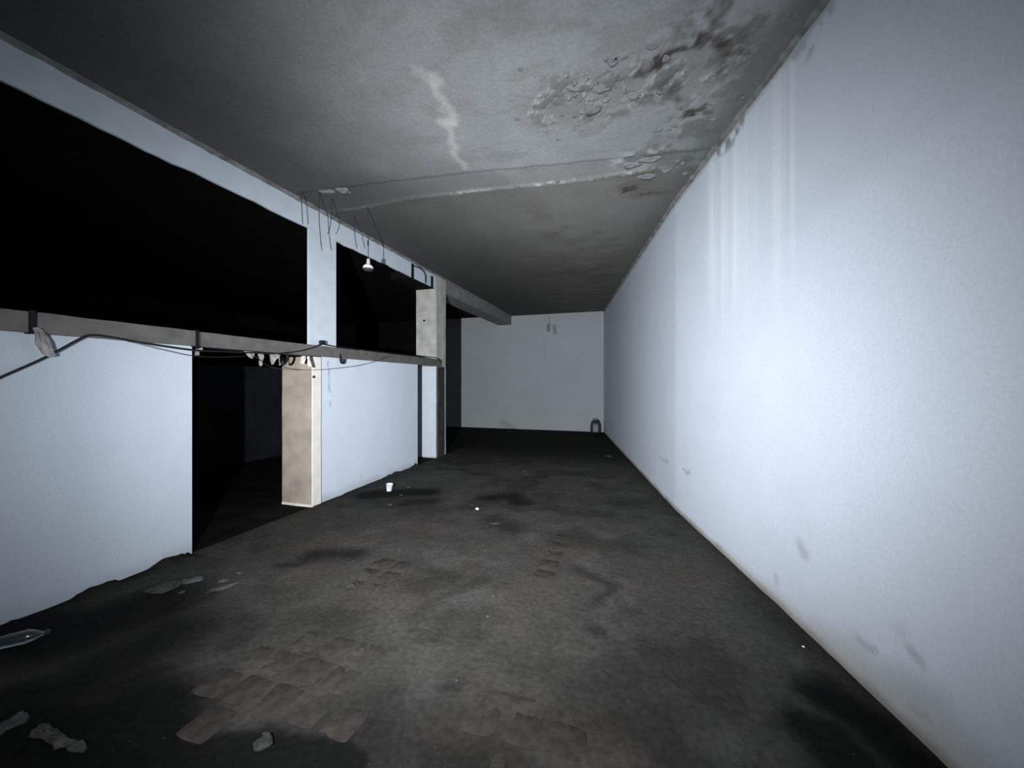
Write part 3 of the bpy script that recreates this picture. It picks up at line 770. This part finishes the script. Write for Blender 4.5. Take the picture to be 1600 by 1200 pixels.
# ------------------------------------------------------------------ TORN SCRAPS ON THE RAIL
def scrap(name, label, cat, pts, X, material, thick=0.006, group=None, seed=0):
    cen = on_x(sum(p[0] for p in pts) / len(pts), sum(p[1] for p in pts) / len(pts), X)
    P = [on_x(px, py, X) for px, py in pts]
    bm = bmesh.new()
    f = [bm.verts.new(p) for p in P]
    face = bm.faces.new(f); face.normal_update()
    bmesh.ops.triangulate(bm, faces=[face], ngon_method='EAR_CLIP')
    bmesh.ops.subdivide_edges(bm, edges=bm.edges, cuts=2, use_grid_fill=True)
    for v in bm.verts:
        v.co.x += 0.022 * mnoise.noise(v.co * 18 + Vector((seed * 3.1, 0, 0))) + 0.01 * mnoise.noise(v.co * 45)
    thicken(bm, Vector((-thick, 0, 0)))
    return tag(mesh_obj(name, bm, material, smooth=False, origin=cen), label, cat, group)
scrap('torn_rag', 'dirty pale rag hanging from the rail and holding up the black cable', 'rag', [(52, 512), (60, 511), (73, 522), (80, 540), (88, 556), (78, 558), (66, 552), (57, 538), (55, 524)], 0.085, M['rag'], seed=1)
scrap('torn_scrap', 'small pale scrap under the rail at the doorway edge', 'scrap', [(306, 545), (317, 543), (316, 548), (312, 550), (311, 555), (305, 555), (304, 550)], 0.030, M['rag'], seed=2)
scrap('torn_scrap', 'flat pale scrap stuck under the rail over the doorway', 'scrap', [(381, 548.5), (399, 550), (398, 555), (396, 560), (391, 560), (386, 554)], 0.045, M['scrap'], seed=3)
scrap('torn_scrap', 'narrow tooth-shaped scrap hanging over the dark doorway', 'scrap', [(404, 552), (411, 552.5), (411, 560), (409, 571), (406, 572), (405, 562)], 0.045, M['scrap'], seed=4)
scrap('torn_scrap', 'widest torn scrap hanging over the dark doorway', 'scrap', [(423, 552), (438, 554), (439, 570), (437, 571), (435.5, 560), (431, 560.5), (427, 569), (424, 570)], 0.045, M['scrap'], seed=5)
scrap('torn_scrap', 'bright torn scrap hanging over the beige pier', 'scrap', [(471, 556), (478, 556), (477, 563), (476, 569), (472, 568), (470, 563)], 0.045, M['cream'], seed=6)
scrap('torn_scrap', 'long bright scrap by the cream edge of the pier', 'scrap', [(481, 556.5), (485, 557), (488, 566), (489, 573), (483, 573), (481, 565)], 0.050, M['cream'], seed=7)
stk = tube_bm([on_x(484.5, 556, .065), on_x(489.5, 574, .07)], 0.011, 6)
tag(mesh_obj('small_stick', stk, M['darkwood'], origin=on_x(484.5, 556, .065)), 'short dark stick hanging beside the cream pier edge', 'stick')
tag(mesh_obj('nail', tube_bm([on_x(490, 588, .024), on_x(490, 589.5, .06)], 0.012, 8), M['iron'], origin=on_x(490, 589, .03)), 'dark nail head in the cream edge of the pier', 'nail')

# ------------------------------------------------------------------ CORNICES
def sweep_strip(name, pathpts, prof, material, label, kind='structure', jit=0.006, seed=0):
    bm = bmesh.new(); rings = []
    for i, (p, nrm) in enumerate(pathpts):
        j = 1 + 0.35 * mnoise.noise(Vector((i * 0.35, seed, 0))) + 0.25 * mnoise.noise(Vector((i * 1.3, seed + 5, 0)))
        rings.append([bm.verts.new(p + nrm * (a * j) + Vector((0, 0, -b * j))) for a, b in prof])
    for A, B in zip(rings[:-1], rings[1:]):
        for k in range(len(prof) - 1): bm.faces.new((A[k], A[k + 1], B[k + 1], B[k]))
    return tag(mesh_obj(name, bm, material, smooth=False), label, 'trim', kind=kind)
ys = np.concatenate([np.linspace(YF, 6, 160), np.linspace(6.05, YB, 60)])
M['cornice'] = mat('dirty_cornice_plaster', (0.27, 0.275, 0.27), 0.9, col2=(0.12, 0.12, 0.118), scale=9, bump=0.3)
sweep_strip('trim_1', [(Vector((float(rwx(y)), y, CEIL)), Vector((-1, -0.15, 0)).normalized()) for y in ys],
            [(-0.005, 0.034), (0.008, 0.031), (0.011, 0.021), (0.020, 0.016), (0.030, 0.008), (0.034, -0.006)], M['cornice'], 'rough grey plaster fillet along the top of the long white wall', seed=1)
sweep_strip('trim_2', [(Vector((0.0, y, CEIL)), Vector((1, 0, 0))) for y in ys],
            [(-0.005, 0.034), (0.008, 0.030), (0.014, 0.016), (0.030, 0.010), (0.036, -0.006)], M['cornice'], 'rough grey plaster fillet along the top of the fascia and beam', seed=9)

# ------------------------------------------------------------------ FLOOR THINGS
# plastic bottle lying by the near partition
pa, pb = FP(-30, 1022), FP(72, 998)
ax = (pb - pa); Lb = ax.length; ax.normalize()
R = 0.036
bot = empty('plastic_bottle', (pa.x, pa.y, pa.z)); tag(bot, 'crumpled clear plastic bottle lying by the foot of the near partition', 'bottle')
rot = ax.to_track_quat('Z', 'Y').to_matrix().to_4x4()
mt = Matrix.Translation(Vector((pa.x, pa.y, max(pa.z, pb.z) + R * 0.96))) @ rot
LL = 0.26
bmB = lathe_bm([(0.022, 0.0), (0.033, 0.006), (R, 0.02), (R * .95, 0.05), (R, 0.06), (R * .93, 0.085), (R, 0.10), (R * .94, 0.125), (R, 0.14), (R, 0.17), (0.030, 0.20), (0.016, 0.228), (0.0135, 0.235), (0.0135, 0.243)], 24)
for v in bmB.verts:
    v.co += Vector((mnoise.noise(v.co * 25), mnoise.noise(v.co * 25 + Vector((9, 0, 0))), 0)) * 0.006
bmB.transform(mt)
mesh_obj('bottle_body', bmB, M['plastic'], bot, smooth=True)
mesh_obj('cap', lathe_bm([(0.0145, 0.243), (0.0150, 0.246), (0.0150, 0.259), (0.013, 0.262)], 18, mt), M['chip'], bot, smooth=True)

# white paper cup by the second partition
pc = FP(608, 767)
cup = empty('paper_cup', pc); tag(cup, 'small dented white paper cup beside a black floor stain', 'cup')
bmC = lathe_bm([(0.033, 0.0), (0.036, 0.012), (0.047, 0.090), (0.0495, 0.094), (0.0495, 0.098), (0.045, 0.097), (0.034, 0.012), (0.001, 0.010)], 20)
for v in bmC.verts: v.co += Vector((mnoise.noise(v.co * 30), mnoise.noise(v.co * 30 + Vector((5, 0, 0))), 0)) * 0.008
bmC.transform(Matrix.Translation(pc) @ Matrix.Rotation(0.08, 4, 'Y'))
mesh_obj('cup_wall', bmC, M['paper'], cup, smooth=True)

# canister in the far corner
pk = on_z(932.5, 673, 0.0)
pk.y = min(pk.y, YB - 0.16)
pk.z = floor_z(pk.x, pk.y)
can = empty('canister', pk); tag(can, 'dark plastic canister with a pale front standing in the far corner', 'canister')
K = 11.55 / F
def rbox(levels, rad_seg=6, mtx=None):
    """stack of rounded rectangles: (half width, half depth, corner radius, z)"""
    bm = bmesh.new(); rings = []
    for hw, hd, cr, z in levels:
        ring = []
        for qx, qy, a0 in ((1, 1, 0), (-1, 1, 90), (-1, -1, 180), (1, -1, 270)):
            for k in range(rad_seg):
                a = math.radians(a0 + 90 * k / (rad_seg - 1))
                ring.append(bm.verts.new((qx * (hw - cr) + cr * math.cos(a), qy * (hd - cr) + cr * math.sin(a), z)))
        rings.append(ring)
    n = len(rings[0])
    for A, B in zip(rings[:-1], rings[1:]):
        for k in range(n): bm.faces.new((A[k], A[(k + 1) % n], B[(k + 1) % n], B[k]))
    bm.faces.new(rings[0][::-1]); bm.faces.new(rings[-1])
    if mtx is not None: bm.transform(mtx)
    return bm
cm = Matrix.Translation(pk) @ Matrix.Rotation(TH * 0.6, 4, 'Z')
mesh_obj('can_body', rbox([(.135, .10, .04, 0), (.148, .11, .05, .02), (.146, .11, .05, .24), (.125, .10, .05, .31), (.09, .07, .04, .355), (.055, .045, .03, .372)], 6, cm), M['canister'], can, smooth=True)
mesh_obj('handle', tube_bm([cm @ Vector((-.075, 0, .345)), cm @ Vector((-.07, 0, .395)), cm @ Vector((-.03, 0, .415)), cm @ Vector((.02, 0, .415)), cm @ Vector((.05, 0, .40)), cm @ Vector((.055, 0, .355))], 0.013, 8), M['canister'], can, smooth=True)
mesh_obj('cap', lathe_bm([(.03, 0), (.032, .006), (.032, .035), (.028, .04)], 16, cm @ Matrix.Translation((.085, 0, .335))), M['canister'], can, smooth=True)
lb = rbox([(.060, .004, .003, 0.03), (.072, .004, .003, .06), (.072, .004, .003, .19), (.055, .004, .003, .235), (.03, .004, .003, .25)], 4, cm @ Matrix.Translation((-0.01, -.112, 0)))
tag(mesh_obj('front_label', lb, M['label'], can), 'pale grey front label')

# crumpled rags on the near floor
def rag(name, label, outline, material, height=0.025, seed=0, group=None, cat='rag'):
    c = FP(sum(p[0] for p in outline) / len(outline), sum(p[1] for p in outline) / len(outline))
    P = [FP(*p) for p in outline]
    bm = bmesh.new()
    vs = [bm.verts.new((p.x, p.y, 0)) for p in P]
    f = bm.faces.new(vs); f.normal_update(); bmesh.ops.triangulate(bm, faces=[f], ngon_method='EAR_CLIP')
    bmesh.ops.subdivide_edges(bm, edges=bm.edges, cuts=5, use_grid_fill=True)
    bnd = set(v for e in bm.edges if e.is_boundary for v in e.verts)
    for v in bm.verts:
        z = floor_z(v.co.x, v.co.y) + 0.003
        if v not in bnd: z += height * (0.35 + 0.9 * abs(mnoise.noise(v.co * 22 + Vector((seed, 0, 0))))) + 0.4 * height * mnoise.noise(v.co * 60)
        else:
            v.co.x += 0.006 * mnoise.noise(v.co * 50 + Vector((seed, 0, 0))); v.co.y += 0.006 * mnoise.noise(v.co * 50 + Vector((0, seed, 4)))
        v.co.z = z
    thicken(bm, Vector((0, 0, -0.004)))
    return tag(mesh_obj(name, bm, material, smooth=True, origin=c), label, cat, group)
M['floorrag'] = mat('dusty_floor_rag', (0.095, 0.092, 0.085), 0.9, col2=(0.03, 0.029, 0.026), scale=30, bump=0.4)
rag('floor_rag', 'crumpled dusty rag lying alone on the blackened floor', [(44, 1152), (62, 1132), (76, 1136), (95, 1148), (110, 1158), (125, 1160), (137, 1166), (132, 1176), (112, 1176), (96, 1168), (85, 1172), (80, 1165), (62, 1155)], M['floorrag'], seed=1)
rag('floor_rag', 'strip of dusty cloth lying farther from the white pillar foot on black floor', [(-40, 1155), (0, 1132), (20, 1122), (36, 1114), (47, 1120), (40, 1130), (18, 1138), (0, 1150), (-30, 1166)], M['floorrag'], seed=2)['label'] = 'narrow strip of dusty cloth nearest the plastic bottle'

# stones and plaster chips, each its own thing
def chip(name, label, cat, px, py, wpx, hpx, ang, material, group=None, flat=0.35, seed=0):
    p = FP(px, py)
    d = (p - CAM).dot(Vector((-math.sin(TH), math.cos(TH), 0)))
    L = wpx * d / F
    W = min(max(hpx * d * d / (F * CAM.z), L * 0.3), L * 0.9)      # foreshortened depth on the ground
    r = random.Random(seed)
    bm = bmesh.new()
    bmesh.ops.create_icosphere(bm, subdivisions=2, radius=0.5)
    H = max(min(L, W) * flat, 0.006)
    for v in bm.verts:
        n = 1 + 0.45 * mnoise.noise(v.co * 3 + Vector((seed * 1.7, 0, 0))) + 0.35 * mnoise.noise(v.co * 7 + Vector((0, seed * 2.3, 0)))
        v.co = Vector((v.co.x * L * n, v.co.y * W * n, v.co.z * H * n))
    bm.transform(Matrix.Rotation(TH + ang, 4, 'Z'))
    zmin = min(v.co.z for v in bm.verts)
    bmesh.ops.translate(bm, verts=bm.verts, vec=Vector((p.x, p.y, p.z - zmin - 0.002)))
    return tag(mesh_obj(name, bm, material, smooth=False, origin=p), label, cat, group)
chip('stone', 'rounded grey stone on the black stain beside the worn clay pavers', 'stone', 411, 1166, 26, 22, 0.3, M['chip'], flat=0.5, seed=1)
chip('pebble', 'tiny pebble next to the rounded grey stone', 'pebble', 414, 1146, 9, 5, 0, M['chip'], seed=2)
chip('plaster_chip', 'broad flat plaster chip lying nearest the low partition foot', 'chip', 258, 920, 40, 18, .2, M['chip'], flat=0.2, seed=3)
chip('plaster_chip', 'long pale plaster chip between the broad flat chip and the doorway', 'chip', 302, 908, 30, 9, .5, M['whitechip'], flat=0.25, seed=4)
chip('plaster_chip', 'short bright plaster chip lying above the thin plaster splinter', 'chip', 350, 908, 15, 5, .2, M['whitechip'], flat=0.3, seed=5)
chip('plaster_splinter', 'thin slanting plaster splinter on the floor before the doorway', 'splinter', 350, 919, 34, 6, .75, M['whitechip'], flat=0.3, seed=6)
chip('plaster_chip', 'small pale crumb beyond the thin plaster splinter', 'chip', 374, 896, 8, 5, 0, M['whitechip'], seed=7)
chip('plaster_chip', 'tiny crumb between the short bright chip and the doorway', 'chip', 352, 897, 6, 4, 0, M['chip'], seed=8)
chip('plaster_chip', 'dull round crumb between the broad flat chip and the splinter', 'chip', 284, 926, 9, 6, 0, M['chip'], seed=9)
chip('pebble', 'bright pebble at the rim of the black stain in the middle of the room', 'pebble', 745.5, 796, 5.5, 4, 0, M['paper'], flat=.7, seed=10)
chip('pebble', 'dull pebble just behind the bright pebble at the stain', 'pebble', 737, 790, 5, 3, 0, M['chip'], seed=11)
chip('litter_scrap', 'thin pale litter sliver inside the black stain in mid-room', 'litter', 774, 819, 18, 3, .25, M['chip'], flat=.3, seed=12)
chip('litter_scrap', 'flat pale scrap on the floor near the far end of the long wall', 'litter', 951, 714, 11, 3, 0, M['chip'], flat=.3, seed=13)
chip('litter_scrap', 'faint flat scrap in the dark far middle of the floor', 'litter', 820, 737, 9, 2.5, 0, M['chip'], flat=.3, seed=14)
chip('pebble', 'tiny white pebble lying close to the foot of the long wall', 'pebble', 1255, 1011, 4, 4, 0, M['paper'], flat=.8, seed=15)
chip('pebble', 'pale lump on the open floor beside a small black spot', 'pebble', 931, 969, 8, 8, 0, M['chip'], seed=16)
chip('pebble', 'grey lump on the floor next to the worn paver row', 'pebble', 714, 1062, 8, 8, 0, M['chip'], seed=17)
chip('stone', 'pale flat stone lying on the reddish floor patch', 'stone', 546, 916, 16, 14, 0, M['chip'], flat=.25, seed=18)
chip('litter_scrap', 'pale scrap inside the black stain beyond the paper cup', 'litter', 640, 762, 9, 2.5, 0, M['chip'], flat=.3, seed=19)
chip('pebble', 'dull crumb in the black stain in front of the paper cup', 'pebble', 627, 774, 6, 4, 0, M['chip'], seed=20)
chip('litter_scrap', 'pale crumb in front of the black stain by the cup', 'litter', 609, 789, 10, 4, 0, M['chip'], flat=.25, seed=21)
chip('pebble', 'white speck of plaster on the grey mid floor', 'pebble', 762, 963, 5, 4, 0, M['whitechip'], seed=22)
chip('plaster_chip', 'angular pale crumb on the scuffed mid floor', 'chip', 772, 930, 8, 6, 0.4, M['chip'], seed=23)

# scattered grit too fine to pick apart
rg = random.Random(77); bmG = bmesh.new()
for k in range(420):
    y = 1.0 + 6.5 * rg.random() ** 1.4; x = rg.uniform(0.15, float(rwx(y)) - 0.08)
    z = floor_z(x, y); r = rg.uniform(0.002, 0.006)
    top = bmG.verts.new((x + rg.uniform(-r, r) * .4, y + rg.uniform(-r, r) * .4, z + r * rg.uniform(.5, 1.1)))
    ring = [bmG.verts.new((x + r * rg.uniform(.7, 1.3) * math.cos(a), y + r * rg.uniform(.7, 1.3) * math.sin(a), z - 0.001)) for a in (0, 1.4, 2.7, 4.1, 5.2)]
    for i in range(5): bmG.faces.new((ring[i], ring[(i + 1) % 5], top))
    bmG.faces.new(ring[::-1])
tag(mesh_obj('floor_grit', bmG, M['chip'], floor), kind='stuff')
